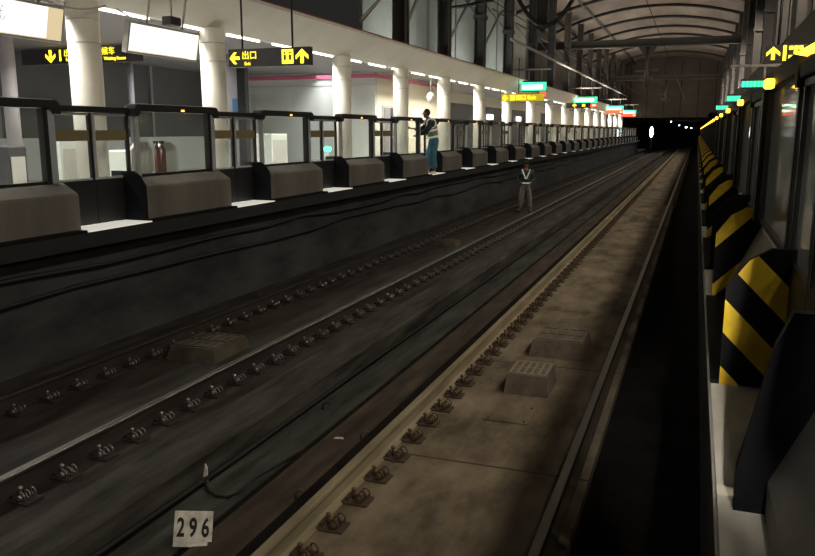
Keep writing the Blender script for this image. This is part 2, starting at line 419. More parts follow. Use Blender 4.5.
# small studs along the gully edge
# ------------------------------------------------------------------ track boxes
def tbox(x0, x1, y0, y1, z1, m, mg, label):
    t = thing('track_box', label, 'track box', ((x0+x1)/2, (y0+y1)/2, -1.5)); a, b = (x1-x0)/2, (y1-y0)/2
    w = MB(); v = [(-a, -b), (a, -b), (a, b), (-a, b)]
    bot = [w.bm.verts.new((p[0]*1.06, p[1]*1.08, .0)) for p in v]; top = [w.bm.verts.new((p[0]*.95, p[1]*.92, z1)) for p in v]
    fs = [w.bm.faces.new(top)]+[w.bm.faces.new((bot[i], bot[(i+1) % 4], top[(i+1) % 4], top[i])) for i in range(4)]
    w._set(fs, m); w.build('housing', t)
    w = MB()
    for i in range(6):
        xx = -a*.85+i*(a*1.7/5); w.box(xx-.010, xx+.010, -b*.8, b*.8, z1, z1+.012, mg)
    for yy in (-b*.8, 0, b*.8): w.box(-a*.87, a*.87, yy-.012, yy+.012, z1, z1+.014, mg)
    w.build('grille', t)
tbox(-1.70, -1.27, 7.62, 8.15, .20, 'boxc', 'boxg', 'nearer grey-brown box with gridded top on the lit slab')
tbox(-1.72, -1.10, 9.05, 9.75, .20, 'boxc', 'boxc', 'shaded box just behind the gridded box on the slab')
tbox(-1.72, -1.25, 24.2, 24.8, .12, 'boxc', 'boxc', 'small distant box on the slab far down the right track')
tbox(-5.75, -5.12, 7.45, 8.2, .16, 'boxl', 'boxl', 'tan low box between the rails of the far track')
tbox(-5.70, -5.15, 17.4, 17.9, .10, 'boxl', 'boxl', 'dark low box between the far rails, nearer than the track worker')
# slab inspection plates
t = MB(); t.box(-1.72, -1.30, 6.78, 7.25, -1.5, -1.485, 'slab', bevel=.004)
for x, y in ((-1.68, 6.82), (-1.34, 6.82), (-1.34, 7.2)): t.cyl((x, y, -1.486), (x, y, -1.478), .012, 'ink', seg=8)
tag(t.build('access_plate'), 'flat concrete access plate with small bolts on the slab', 'plate')

# kilometre plate 296
t = thing('number_plate', 'weathered white number plate reading 296 standing between the tracks', 'sign', (-2.93, 3.92, -1.50), rz=R(24))
w = MB(); w.box(-.125, .125, -.004, .004, .03, .225, 'plate296', bevel=.003); w.build('plate', t)
w = MB(); w.box(-.12, .10, -.02, .03, 0, .03, 'plate296'); w.build('foot', t)
text('2 9 6', .165, 'ink', t, (.0, -.0065, .115), name='numerals', sx=.62, off=.004)
for o in kids(t): pass
t.rotation_euler = (R(-20), R(3), R(24))
area296 = None

# gully cables and debris
def wob(x, z, y0, y1, n, ax, az, seed):
    rr = random.Random(seed); return [(x+rr.uniform(-ax, ax), y0+(y1-y0)*i/n, z+rr.uniform(-az, az)) for i in range(n+1)]
w = MB(); w.tube(wob(-3.44, -1.505, 1, 60, 70, .012, .004, 3), .022, 'cable'); tag(w.build('gully_cable'), 'black cable along the foot of the grey ledge', 'cable')
w = MB(); w.tube(wob(-6.84, -.42, 1, 60, 44, .01, .05, 5), .028, 'cable'); tag(w.build('wall_cable'), 'upper sagging black cable along the far platform side wall', 'cable')
w = MB(); w.tube(wob(-6.84, -.66, 1, 60, 38, .01, .06, 9), .025, 'cable'); tag(w.build('wall_cable'), 'lower sagging black cable along the far platform side wall', 'cable')
w = MB(); pts = [(-3.42, 4.86, -1.47), (-3.39, 4.74, -1.5), (-3.30, 4.66, -1.51), (-3.2, 4.61, -1.51), (-3.11, 4.63, -1.51), (-3.07, 4.75, -1.51), (-3.09, 4.98, -1.51), (-3.05, 5.23, -1.51), (-3.0, 5.55, -1.51)]
w.tube(pts, .012, 'cable'); tag(w.build('loose_cable'), 'short curled black cable lying behind the 296 plate', 'cable')
w = MB(); w.prism([(0, 0), (.05, 0), (.045, .12), (.03, .15)], 0, .012, 'plate296'); o = w.build('marker_peg', loc=(-3.47, 4.82, -1.53)); tag(o, 'small pale upright peg beside the ledge near the 296 plate', 'marker')
# small debris bits on the brown strip
for i, (x, y, lab) in enumerate([(-2.60, 4.73, 'small metal hook on the brown strip nearest the tan rail clips'), (-2.60, 5.94, 'small metal hook on the brown strip, second from the camera'), (-2.83, 5.86, 'pale scrap lying on the brown strip edge'), (-3.29, 6.59, 'bent dark hook standing in the gully')]):
    w = MB()
    if i == 2: w.prism([(0, 0), (.09, .02), (.07, .05), (.01, .03)], 0, .006, 'plate296', axis='z')
    else: w.tube([(0, 0, 0), (0, 0, .05), (.03, .01, .075), (.06, .02, .06)], .009, 'clip_b' if i < 2 else 'cable')
    tag(w.build('scrap' if i == 2 else 'metal_hook', loc=(x, y, -1.488 if i < 3 else -1.53)), lab, 'debris' if i == 2 else 'hook')

# ------------------------------------------------------------------ platform screen units
PITCH = 3.22
U = 1.85
FL = [(.28, 0), (.28, .47), (.19, .60), (.10, .655), (-.24, .655), (-.24, 0)]
def flange_mb(mx, y, stripes=None):
    w = MB(); w.prism([(mx*p[0], p[1]) for p in FL], y, y+.04, 'flange')
    if stripes:
        poly = [(mx*p[0], p[1]) for p in FL]           # coordinates in world-like x (local)
        s, bands = stripes
        for lo, hi in bands:
            # z - s*x between lo and hi
            q = clip_poly(clip_poly(poly, -s, 1, hi, 1), -s, 1, lo, -1)
            if len(q) >= 3:
                vs = [(p[0], y-.003, p[1]) for p in q]
                w.quad(vs, 'yellow')
    return w
def make_unit(mx, right):
    t = bpy.data.objects.new('screen_unit', None); C.objects.link(t)
    g = 'glassR' if right else 'glass'; bd = 'bodyR' if right else 'body'
    bl0 = -.18
    # base housing
    q = .08 if right else 0
    prof = [(.18, 0), (.18, .12), (.0, .52), (-.03, .57), (-.2, .57), (-.2, 0)] if right else [(.255, 0), (.255, .43), (.235, .455), (.06, .56), (0, .57), (-.2, .57), (-.2, 0)]
    w = MB(); w.prism([(mx*a, b) for a, b in prof], bl0+.04, U if right else U+.04, bd)
    w.build('base_housing', t)
    w = MB(); w.box(mx*(.255-q), mx*(.315 if right else .385), bl0, U, 0, .03, 'flange'); w.build('plinth', t)
    k = 1 if right else 0
    # end plates
    st_near = None
    st_far = (1, [(.65, .81), (.29, .39)]) if right else None
    near = flange_mb(mx, bl0, st_near).build('end_plate', t)
    if right: far = flange_mb(mx, U, st_far).build('end_plate', t)
    if right: far['label'] = 'black end plate with yellow hazard stripes'
    # glass
    w = MB(); w.quad([(0, .10, .57), (0, U-.20, .57), (0, U-.20, 1.415), (0, .10, 1.415)], g); w.build('glass_pane', t)
    # frames
    w = MB(); w.box(-.03, .03, .03, .10, .57, 1.42, 'frame' if not right else 'post_dark', bevel=.006); w.build('post', t)
    w = MB(); w.box(-.06, .05, U-.13, U-.02, .57, 1.42, 'post' if not right else 'post_dark', bevel=.01)
    w.box(-.03, .055, U-.20, U-.13, .57, 1.42, 'post_dark'); w.build('post', t)
    w = MB(); w.box(-.02, .02, .10, U-.20, .57, .60, 'header'); w.build('bottom_frame', t)
    # header with rounded shoulders
    r = .09; pr = [(-.04, 1.36)]+[(-.04+r-r*math.cos(a), 1.43+r*math.sin(a)) for a in [i*math.pi/12 for i in range(7)]]
    pr += [(U+.04-r+r*math.sin(a), 1.43+r*math.cos(a)) for a in [i*math.pi/12 for i in range(7)]]+[(U+.04, 1.36), (U-.05, 1.36), (U-.09, 1.425), (.08, 1.425), (.03, 1.36)]
    w = MB(); hw = .05 if right else .09; w.prism(pr, -hw, hw, 'flange' if right else 'header', axis='x'); w.build('header', t)
    w = MB(); w.box(-hw+.005, hw-.005, .06, U-.06, 1.519, 1.525, 'header' if right else 'headtop'); w.build('header_cap', t)
    if right:
        w = MB(); w.box(-.10, -.05, 1.06, 1.18, 1.41, 1.465, 'amber', bevel=.010); w.build('indicator_lamp', t, label='lit amber indicator lamp')
    else:
        w = MB(); w.box(.085, .095, .95, 1.02, 1.44, 1.465, 'amber_s'); w.build('indicator_lamp', t, label='tiny lit orange indicator lamp')
    return t
def make_beam(right):
    t = bpy.data.objects.new('door_header', None); C.objects.link(t)
    w = MB(); hw = .045 if right else .07; w.box(-hw, hw, .045, PITCH-U-.045, 1.395, 1.47, 'flange' if right else 'header', bevel=.01); w.build('cover', t)
    return t
def make_leaf(mx, right):
    t = bpy.data.objects.new('sliding_door', None); C.objects.link(t); W = .665
    w = MB()
    m = 'post_dark' if right else 'frame'
    w.box(-.02, .02, 0, .045, .57, 1.39, m); w.box(-.02, .02, W-.045, W, .57, 1.39, 'post_dark'); w.box(-.02, .02, .045, W-.045, .57, .595, m); w.box(-.02, .02, .045, W-.045, 1.36, 1.39, m)
    w.build('door_frame', t)
    w = MB(); w.box(-.022, .022, 0, W, .02, .57, 'header'); w.build('kick_panel', t)
    w = MB(); w.quad([(0, .045, .595), (0, W-.045, .595), (0, W-.045, 1.36), (0, .045, 1.36)], 'glassR' if right else 'glass'); w.build('glass_pane', t)
    if not right:
        w = MB(); w.box(.008, .012, .045, W-.045, 1.05, 1.18, 'band'); w.build('door_band', t, label='olive brown band across the glass')
    return t
def threshold(x0, x1, y0, y1, lab, grp=None):
    w = MB(); w.box(x0, x1, y0, y1, 0, .012, 'sill' if x0 > 0 else 'sill_glow'); o = w.build('door_threshold'); tag(o, lab, 'threshold', grp)

def platform_line(side):
    right = side == 'right'
    mx = -1 if right else 1
    X = .45 if right else -7.0
    s0 = 3.95 if right else 8.60
    pitch = 3.25 if right else PITCH
    pu = make_unit(mx, right); plf = make_leaf(mx, right); pb = make_beam(right)
    pl = 'near right platform' if right else 'far left platform'
    n = 0; k = -1
    while True:
        s = s0+pitch*k
        if s > YEND-3: break
        u = pu if n == 0 else dup(pu)
        u.location = (X, s-(.09 if right and n == 0 else 0), 0)
        if right:
            if n == 0: lab = 'closest screen housing at the right frame edge with plain black end plate'
            elif n < 10: lab = '%s striped screen housing with glass panel along the right platform' % ORD[n]
            else: lab = 'small distant striped screen housing at the far end of the right platform'
        else:
            if n == 0: lab = 'glazed screen unit cut by the left frame edge on the far platform'
            elif n < 15: lab = '%s glazed screen unit from the left frame edge on the far platform' % ORD[n]
            else: lab = 'small distant glazed screen unit near the far end of the left platform'
        tag(u, lab, 'screen', 'glazed screen units along the %s' % pl)
        b = pb if n == 0 else dup(pb)
        b.location = (X-(0 if right else .07), s+U, 0)
        tag(b, ('dark header over the %s door gap of the %s' % (ORD[n], pl)) if n < 12 else 'tiny dark header over a distant door gap of the %s' % pl, 'header', 'door headers along the %s' % pl)
        for j in range(2):
            d = plf if (n == 0 and j == 0) else dup(plf)
            d.location = (X-(0 if right else .07), s+U+.01+j*.68, 0)
            w_ = 'nearer' if j == 0 else 'farther'
            if n < 10: lab = '%s glass door leaf right after the %s screen unit, %s' % (w_, ORD[n], pl)
            else: lab = '%s glass door leaf in a small distant gap of the %s' % (w_, pl)
            tag(d, lab, 'door', 'sliding door leaves along the %s' % pl)
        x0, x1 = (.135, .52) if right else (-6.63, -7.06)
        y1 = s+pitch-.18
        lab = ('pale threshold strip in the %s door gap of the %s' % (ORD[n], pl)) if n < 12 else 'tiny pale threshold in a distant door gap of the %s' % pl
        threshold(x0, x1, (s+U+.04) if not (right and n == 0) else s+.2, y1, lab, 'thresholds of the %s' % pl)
        n += 1; k += 1
    # plain plate for the closest right housing
    if right:
        for c in kids(pu)+kids(pb):
            if c.name.startswith(('plinth', 'indicator_lamp', 'lamp_base')): bpy.data.objects.remove(c)
        e = sorted([c for c in kids(pu) if c.name.startswith('end_plate')], key=lambda o: o.name)
        w = MB(); w.prism([(-.27, 0), (-.27, .15), (-.19, .55), (-.15, .65), (.24, .65), (.24, 0)], U, U+.04, 'flange')
        me = w.build('tmp'); e[1].data = me.data; bpy.data.objects.remove(me); e[1]['label'] = 'large plain black end plate'
        first = [o for o in bpy.data.objects if o.get('label', '').startswith('second striped screen')][0]
        e = sorted([c for c in kids(first) if c.name.startswith('end_plate')], key=lambda o: min(v.co.y for v in o.data.vertices))
        me = flange_mb(mx, -.18, (-1, [(.30, .466), (-.02, .135), (-.35, -.18)])).build('tmp'); e[0].data = me.data; bpy.data.objects.remove(me); e[0]['label'] = 'black end plate with three slanting yellow stripes'
platform_line('left'); platform_line('right')

# ------------------------------------------------------------------ platform columns
def column(x, y, lab, upper=True, lower=True, r=.23, grp='white round columns of the left platform', X2=None):
    t = thing('platform_column', lab, 'column', (x, y, 0), grp)
    if lower:
        w = MB(); w.cyl((0, 0, 0), (0, 0, 3.02), r, 'col_white', seg=32); w.build('column_shaft', t, label='white round shaft')
        w = MB()
        for z in (2.42, 2.75): w.cyl((0, 0, z), (0, 0, z+.012), r+.004, 'ring', seg=32)
        w.build('joint_ring', t)
    if upper:
        w = MB(); w.box(-.2, .2, -.035, .035, 3.2, 8.9, 'steel'); w.box(-.2, -.16, -.2, .2, 3.2, 8.9, 'steel'); w.box(.16, .2, -.2, .2, 3.2, 8.9, 'steel')
        w.box(-.24, .24, -.24, .24, 5.6, 5.75, 'steel'); w.build('upper_post', t, label='dark steel upper post')
        if x < 0: w = MB(); w.tube([(0, 0, 5.6), (-1.1, 0, 6.9), (-2.2, 0, 7.6)], .05, 'steel_lt'); w.build('brace', t)
    return t
ys = [9.51, 12.8, 18.48, 22.73, 27.08, 31.9, 37.0, 42.7, 48.5, 54.5, 60.5, 66.5, 72.5, 78.5, 84.5, 90.5, 96.5]
for i, y in enumerate(ys):
    lab = ['large white round column at left between the two lit screens', 'white round column just left of the exit sign', 'white round column in front of the pink striped wall'][i] if i < 3 else ('%s white column from the left frame edge, with dark upper post' % ORD[i] if i < 10 else 'thin distant white column far along the left platform')
    column(-8.5, y, lab, upper=i >= 3)
for i, y in enumerate([5.6, 11.3, 17.0, 22.7, 28.4, 34, 40, 46, 52, 58, 64, 70, 76, 82, 88, 94]):
    lab = '%s column behind the right platform screens counted from the camera' % ORD[i] if i < 6 else 'distant column behind the right platform screens'
    column(2.35, y, lab, lower=True, r=.2, grp='columns of the right platform')
column_braces = None
# long pale gutter pipe and roof braces above the left canopy
w = MB(); w.tube([(-8.15, 36, 5.25), (-8.15, 100, 5.25)], .07, 'steel_lt'); tag(w.build('gutter_pipe'), 'long pale pipe running past the upper posts above the left canopy', 'pipe')
for i, (a, b) in enumerate([((-8.4, 19.5, 4.0), (-10.6, 31.5, 7.8)), ((-8.4, 22.9, 4.3), (-10.6, 33, 8.0)), ((-8.4, 27.3, 4.3), (-10.6, 40, 8.2)), ((-8.4, 32.0, 4.5), (-10.4, 46, 8.4))]):
    w = MB(); mid = ((a[0]+b[0])/2, (a[1]+b[1])/2, (a[2]+b[2])/2+.35); w.tube([a, mid, b], .06, 'steel_lt')
    tag(w.build('roof_brace'), '%s pale diagonal brace between the dark upper posts on the left' % ORD[i], 'brace', 'diagonal braces above the left canopy')

# ------------------------------------------------------------------ portal beams and catenary
def portal(y, z, lab, drop=True):
    t = thing('portal_beam', lab, 'beam', (-3.4, y, z))
    w = MB(); w.box(-7.4, 7.2, -.2, .2, -.25, -.17, 'rib'); w.box(-7.4, 7.2, -.2, .2, .17, .25, 'rib'); w.box(-7.4, 7.2, -.05, .05, -.17, .17, 'rib'); w.build('girder', t)
    if drop:
        w = MB(); w.cyl((0, 0, -.25), (0, 0, -2.9), .13, 'rib', seg=12); w.prism([(-.6, -.25), (.6, -.25), (.13, -.9), (-.13, -.9)], -.06, .06, 'rib'); w.build('drop_post', t)
        w = MB(); w.cyl((-.7, 0, -1.75), (.7, 0, -1.75), .08, 'rib'); w.cyl((-.45, 0, -2.3), (.45, 0, -2.3), .07, 'rib'); w.build('cross_arm', t)
portal(55.5, 6.87, 'nearer dark portal beam spanning both tracks with a drop post')
portal(90.0, 6.8, 'farther dark portal beam in front of the end wall')
# hanging drop insulator post near the camera side of the left
t = thing('hanging_post', 'dark hanging post dangling from the roof left of centre', 'post', (-5.44, 29.0, 0))
w = MB(); w.box(-.18, .18, -.15, .15, 4.78, 9.6, 'rib'); w.build('post_body', t)
w = MB(); w.cyl((0, 0, 4.66), (0, 0, 4.78), .12, 'rib'); w.build('post_tip', t)
def sag(a, b, s, n=16): return [(a[0]+(b[0]-a[0])*i/n, a[1]+(b[1]-a[1])*i/n, a[2]+(b[2]-a[2])*i/n-s*4*(i/n)*(1-i/n)) for i in range(n+1)]
for i, (a, b, s, lab) in enumerate([((-6.75, 28.75, 6.9), (-3.9, 28.75, 6.7), 1.95, 'looping black feeder cable hanging beside the dangling post'),
                                    ((-8.9, 28.3, 5.55), (-6.9, 28.3, 5.8), .05, 'black feeder cable from the upper post to the roof'),
                                    ((-7.2, 33, 7.2), (-3.2, 40, 8.8), .9, 'second looping cable higher under the roof arches')]):
    w = MB(); w.tube(sag(a, b, s), .075 if i != 1 else .06, 'cable'); tag(w.build('feeder_cable'), lab, 'cable')
for i, x in enumerate([-5.36, -1.49]):
    w = MB(); w.tube([(x, 20, 4.6), (x, YEND, 4.6)], .012, 'cable'); tag(w.build('overhead_wire'), 'thin overhead wire above the %s track' % ('left', 'right')[i], 'wire')

# ------------------------------------------------------------------ fluorescent tubes
def tubes(X, z, y0, y1, sp, pl):
    w = MB(); w.box(-.02, .02, 0, 1.2, 0, .028, 'tube', bevel=.006)
    p = w.build('fluorescent_tube'); y = y0; n = 0
    while y < y1:
        o = p if n == 0 else p.copy()
        if n: C.objects.link(o)
        o.location = (X, y, z)
        tag(o, ('%s lit tube along the canopy edge of the %s platform' % (ORD[n], pl)) if n < 14 else 'distant lit tube along the canopy edge of the %s platform' % pl, 'lamp', 'canopy edge tubes of the %s platform' % pl)
        y += sp; n += 1
tubes(-8.57, 2.96, 9.9, 100, 1.75, 'left')
tubes(2.45, 2.96, 4, 100, 3.5, 'right')

# ------------------------------------------------------------------ signs
def arrow(w, x, z, s, d, y=-.062, m='signyel'):
    base = [(0, .5), (.5, .05), (.5, -.22), (.13, .1), (.13, -.5), (-.13, -.5), (-.13, .1), (-.5, -.22), (-.5, .05)]
    a = {'up': 0, 'left': math.pi/2, 'down': math.pi}[d]
    pts = [(x+s*(p[0]*math.cos(a)-p[1]*math.sin(a)), z+s*(p[0]*math.sin(a)+p[1]*math.cos(a))) for p in base]
    w.prism(pts, y, y-.004, m)
def hang_sign(loc, W, Hh, lab, rods, rodz, cat='sign', rodm='post_dark'):
    t = thing('hanging_sign', lab, cat, loc)
    w = MB(); w.box(-W/2, W/2, -.06, .06, -Hh/2, Hh/2, 'signbody', bevel=.008); w.build('housing', t)
    for x in rods:
        w = MB(); w.cyl((x, 0, Hh/2), (x, 0, rodz-loc[2]), .018, rodm, seg=8); w.build('rod', t)
    return t
# exit sign (white-yellow on black)
t = hang_sign((-7.13, 12.5, 2.44), 1.62, .31, 'black hanging exit sign with yellow arrows and lift symbol', (-.55, .45), 4.4)
w = MB(); arrow(w, -.68, 0, .2, 'left'); w.build('arrow', t)
w = MB(); arrow(w, .66, 0, .24, 'up'); w.build('arrow', t)
text('出口', .155, 'signyel', t, (-.38, -.064, .035)); text('Exit', .08, 'signyel', t, (-.42, -.064, -.1))
w = MB(); w.box(.27, .49, -.062, -.066, -.12, .12, 'signyel')
for x in (.33, .43): w.box(x-.022, x+.022, -.066, -.069, -.06, .03, 'ink'); w.ball((x, -.067, .06), .02, 'ink', 8)
w.build('lift_symbol', t)
# the sign behind the first column
t = hang_sign((-13.05, 14.5, 2.83), 3.4, .34, 'long black sign behind the big white column with yellow down arrow', (), 3.1)
w = MB(); arrow(w, -.84, 0, .28, 'down'); w.build('arrow', t)
text('1', .34, 'signyel', t, (-.56, -.064, .0), off=.006); text('出口', .17, 'signyel', t, (-.29, -.064, .05)); text('Exit', .1, 'signyel', t, (-.33, -.064, -.08))
text('候车', .18, 'signyel', t, (.78, -.064, .06)); text('Waiting Room', .1, 'signyel', t, (.95, -.064, -.09), off=.001)
# far yellow direction sign
t = hang_sign((-7.55, 36.0, 2.66), 1.95, .36, 'long bright yellow hanging direction sign below the first green display', (-.2,), 4.4)
w = MB(); w.box(-.975, .975, -.064, -.068, -.16, .16, 'signyel_dim'); w.build('lit_face', t)
w = MB(); arrow(w, -.8, 0, .24, 'left', y=-.07); w.build('arrow', t)
w = MB(); w.box(-.55, -.35, -.07, -.073, -.1, .1, 'signyel'); w.build('symbol', t)
for x, s in ((.15, '出口 Exit'),): text(s, .24, 'signyel', t, (x, -.072, 0), off=.001)
t = hang_sign((-7.55, 54.0, 2.85), 1.6, .36, 'dark distant hanging sign with small yellow symbol left of the red display', (-.3,), 4.6)
w = MB(); arrow(w, -.25, 0, .26, 'up'); w.box(.25, .45, -.062, -.066, -.08, .08, 'signyel'); w.build('symbol', t)
# lit strip displays: green over red
def display(x, y, z, W, lab, flip=False, arm=True, s=1.0):
    t = thing('strip_display', lab, 'display', (x, y, z))
    w = MB(); w.box(-W/2, W/2, -.08, .08, -.02*s, .48*s, 'signbody'); w.box(W*.2, W/2, -.08, .08, -.32*s, -.02*s, 'signbody') if not flip else None; w.build('housing', t)
    w = MB(); w.box(-W/2, W/2, -.084, -.088, .02*s, .40*s, 'signgrn')
    w.box(-W*.42, W*.36, -.09, -.094, .09*s, .27*s, 'signgrn_w') if not flip else None; w.build('green_lights', t)
    w = MB()
    if not flip: w.box(-W*.5, W*.5, -.084, -.088, -.28*s, -.03*s, 'signred') if y > 40 else w.box(W*.25, W*.5, -.084, -.088, -.28*s, -.03*s, 'signred'); w.box(W*.3, W*.44, -.09, -.094, -.2*s, -.12*s, 'signred_w')
    if not flip: w.build('red_lights', t)
    if arm:
        w = MB(); w.box(-W*.8, W*.65, -.04, .04, .95*s, 1.02*s, 'steel_lt'); w.cyl((-W*.2, 0, .48*s), (-W*.2, 0, .95*s), .025, 'steel_lt'); w.cyl((W*.3, 0, .48*s), (W*.3, 0, .95*s), .025, 'steel_lt'); w.build('bracket', t)
display(-7.35, 37.5, 3.02, 1.2, 'nearest green over red lit display on the left canopy')
display(-7.3, 55.5, 3.05, 1.6, 'second green over red lit display on the left canopy')
display(-7.3, 76, 3.05, 1.6, 'third green over red lit display, small, along the left canopy')
display(-7.3, 92, 3.05, 1.6, 'farthest green over red lit display at the end of the left canopy')
def rdisplay(x, y, z, W, h, lab, red=False, arm=True):
    t = thing('strip_display', lab, 'display', (x, y, z))
    w = MB(); w.box(-W/2, W/2, -.05, .05, -h*.7, h*.7, 'signbody'); w.build('housing', t)
    w = MB(); n = 7
    for i in range(n): w.box(-W*.47+i*W*.135, -W*.47+i*W*.135+W*.11, -.054, -.058, -h*.4, h*.4, 'signgrn')
    w.build('green_lights', t)
    if red: w = MB(); w.box(-W*.1, W*.5, -.054, -.058, -h*1.6, -h*.8, 'signred'); w.build('red_lights', t)
    if arm:
        w = MB(); w.box(-W*.9, W*.9, -.03, .03, .28, .32, 'steel_lt'); w.cyl((W*.3, 0, .05), (W*.3, 0, .3), .02, 'steel_lt'); w.build('bracket', t)
rdisplay(.86, 14.6, 1.94, .44, .12, 'nearest green lit display hanging over the right platform')
rdisplay(.85, 22.5, 2.0, .36, .16, 'middle green lit display hanging over the right platform', arm=False)
rdisplay(.88, 31, 2.0, .6, .16, 'farthest green lit display over red lights, right platform', red=True, arm=False)
# right arrow sign
t = hang_sign((1.06, 12.0, 2.20), .50, .22, 'hanging sign with yellow up arrow and symbol over the right platform', (-.1,), 3.05)
w = MB(); arrow(w, -.16, 0, .17, 'up'); w.build('arrow', t)
w = MB(); w.box(-.04, .0, -.062, -.066, -.1, .1, 'signyel')
for a in range(3):
    for b in range(3):
        if (a+b) % 2 == 0 or b == 2: w.box(.03+a*.06, .08+a*.06, -.062, -.066, -.08+b*.06, -.03+b*.06, 'signyel')
w.build('symbol', t)
# big amber sign at the right edge
t = thing('amber_beacon', 'large glowing amber light at the right frame edge above the screens', 'lamp', (.47, 3.85, 1.52))
w = MB(); w.prism([(-.09, -.02), (.02, .045), (.12, .08), (.28, .09), (.28, -.03), (-.02, -.035)], -.05, .05, 'amber'); w.build('lens', t)
w = MB(); w.box(-.04, .28, -.06, .06, -.06, -.03, 'signbody'); w.cyl((.1, 0, -.05), (.1, 0, -.2), .015, 'post_dark'); w.build('mount', t)

# ------------------------------------------------------------------ lit advertising screens (facing the track)
def panel(y0, y1, lab, ink):
    t = thing('lit_screen', lab, 'screen', (-8.15, (y0+y1)/2, 2.57)); L = (y1-y0)/2
    w = MB(); w.box(-.10, 0, -L, L, -.24, .24, 'metal_lt', bevel=.01); w.build('housing', t)
    w = MB(); w.box(.0, .006, -L+.035, L-.035, -.205, .205, 'screen'); w.build('screen_face', t, label='glowing white screen face')
    w = MB(); w.box(.007, .009, L-.30 if ink else L-.06, L-.035, -.205, .205, 'screen_warm'); w.box(.007, .009, -L+.04, L-.3, -.205, -.19, 'screen_warm')
    if ink: w.box(.010, .012, -L+.04, -L+.30, -.185, -.165, 'screen_red')
    w.build('screen_edge_strip', t)
    if ink:
        for i, (s, yy) in enumerate((('Long', -.30), ('CITY', -.19))):
            text(s, .10, 'screen_ink', t, (.012, yy, .045), rot=(0, math.pi/2, 0), sx=.9, name='lettering').rotation_euler = (math.pi/2, -math.pi/2, math.pi/2)
    for yy in (-L*.5, L*.5):
        w = MB(); w.cyl((-.05, yy, .24), (-.05, yy, .75), .018, 'metal_lt', seg=8); w.build('rod', t)
    t.rotation_euler = (0, R(12), 0)
    return t
panel(7.1, 8.75, 'glowing white screen cut by the upper left frame corner', True)
panel(10.05, 11.85, 'glowing white screen hanging between the first two columns', False)
t = thing('security_camera', 'dark camera box above the second lit screen', 'camera', (-8.05, 11.0, 2.9))
w = MB(); w.box(-.09, .09, -.14, .14, -.07, .07, 'box_dark', bevel=.02); w.build('camera_body', t)
w = MB(); w.cyl((0, 0, .07), (0, 0, .5), .015, 'metal_lt', seg=8); w.build('bracket', t)
w = MB(); w.tube(sag((-8.1, 7.9, 3.0), (-8.15, 9.6, 2.95), .16), .014, 'cable_w'); tag(w.build('loose_cable'), 'pale cable sagging from the first screen to the column', 'cable')
w = MB(); w.tube(sag((-8.2, 9.9, 2.95), (-8.3, 11.6, 2.8), .08), .012, 'cable_w'); tag(w.build('loose_cable'), 'pale cable looping above the second lit screen', 'cable')
# poles and posts behind the screens
w = MB(); w.cyl((0, 0, 0), (0, 0, 3.03), .11, 'greywall'); tag(w.build('round_post', loc=(-10.09, 9.6, 0)), 'slim grey post at far left under the first screen', 'post')
w = MB(); w.cyl((0, 0, 0), (0, 0, 3.03), .07, 'greywall'); tag(w.build('round_post', loc=(-12.42, 15.3, 0)), 'slim grey post below the left end of the second screen', 'post')
w = MB(); w.box(-.11, .11, -.08, .08, 0, 3.03, 'black'); tag(w.build('square_post', loc=(-10.23, 16.6, 0)), 'black square post hanging below the exit sign', 'post')
w = MB(); w.box(-.16, .16, -.02, .02, -.24, .24, 'blue', bevel=.01); tag(w.build('notice_board', loc=(-10.72, 17.15, 1.72)), 'small dark blue notice left of the black post', 'notice')

# things on the left platform seen through the glass
def cabinet(x, y, w_, d, h, m, lab, name='cabinet', cat='cabinet'):
    t = thing(name, lab, cat, (x, y, 0)); w = MB(); w.box(-w_/2, w_/2, -d/2, d/2, 0, h, m, bevel=.02); w.build('body', t)
    w = MB(); w.box(w_/2, w_/2+.01, -d/2+.05, d/2-.05, .1, h-.15, 'ring'); w.build('front_panel', t)
cabinet(-9.3, 9.75, .4, .5, 1.05, 'box_pale', 'pale upright cabinet seen through the first door gap')
cabinet(-9.5, 8.9, .35, .35, .95, 'box_dark', 'dark short cabinet seen through the first door gap')
cabinet(-9.1, 11.0, .5, .6, .85, 'box_pale', 'low pale counter seen through the second glass screen')
cabinet(-10.2, 17.8, .5, .8, 1.1, 'box_pale', 'pale box seen through the third glass screen')
t = thing('bench', 'pale rounded seats behind the second glass screen', 'seat', (-8.1, 10.45, 0))
for i in range(2):
    w = MB(); w.prism([(i*.62-.55, .5), (i*.62-.08, .5), (i*.62-.04, .62), (i*.62-.06, .88), (i*.62-.17, 1.0), (i*.62-.44, 1.0), (i*.62-.55, .88), (i*.62-.58, .62)], -.05, .0, 'box_pale', axis='x'); w.build('backrest', t)
w = MB(); w.box(-.12, .3, -.6, .55, .42, .5, 'box_pale', bevel=.02); w.build('seat', t)
for yy in (-.45, .4): w = MB(); w.cyl((.1, yy, 0), (.1, yy, .42), .03, 'metal_lt'); w.build('leg', t)
for i in range(2):
    t = thing('extinguisher', '%s dark red extinguisher behind the second glass screen' % ('left', 'right')[i], 'extinguisher', (-7.75, 10.05+.14*i, 0.35), 'extinguishers behind the glass')
    w = MB(); w.cyl((0, 0, .0), (0, 0, .55), .045, 'red_d'); w.cyl((0, 0, .55), (0, 0, .63), .03, 'red_d', r2=.015); w.build('tank', t)
    w = MB(); w.box(-.05, .02, -.02, .02, .63, .67, 'box_dark'); w.build('valve', t)
    w = MB(); w.box(-.07, .07, -.07, .07, -.35, 0, 'box_dark'); w.build('stand', t)
t = thing('exit_lamp', 'tiny glowing green lamp seen through the fourth glass screen', 'lamp', (-9.2, 19.0, .75))
w = MB(); w.box(-.08, .08, -.08, .08, -.75, -.1, 'box_pale'); w.build('stand', t)
w = MB(); w.box(-.07, .07, -.09, .09, -.1, .0, 'green_lamp'); w.build('lens', t)
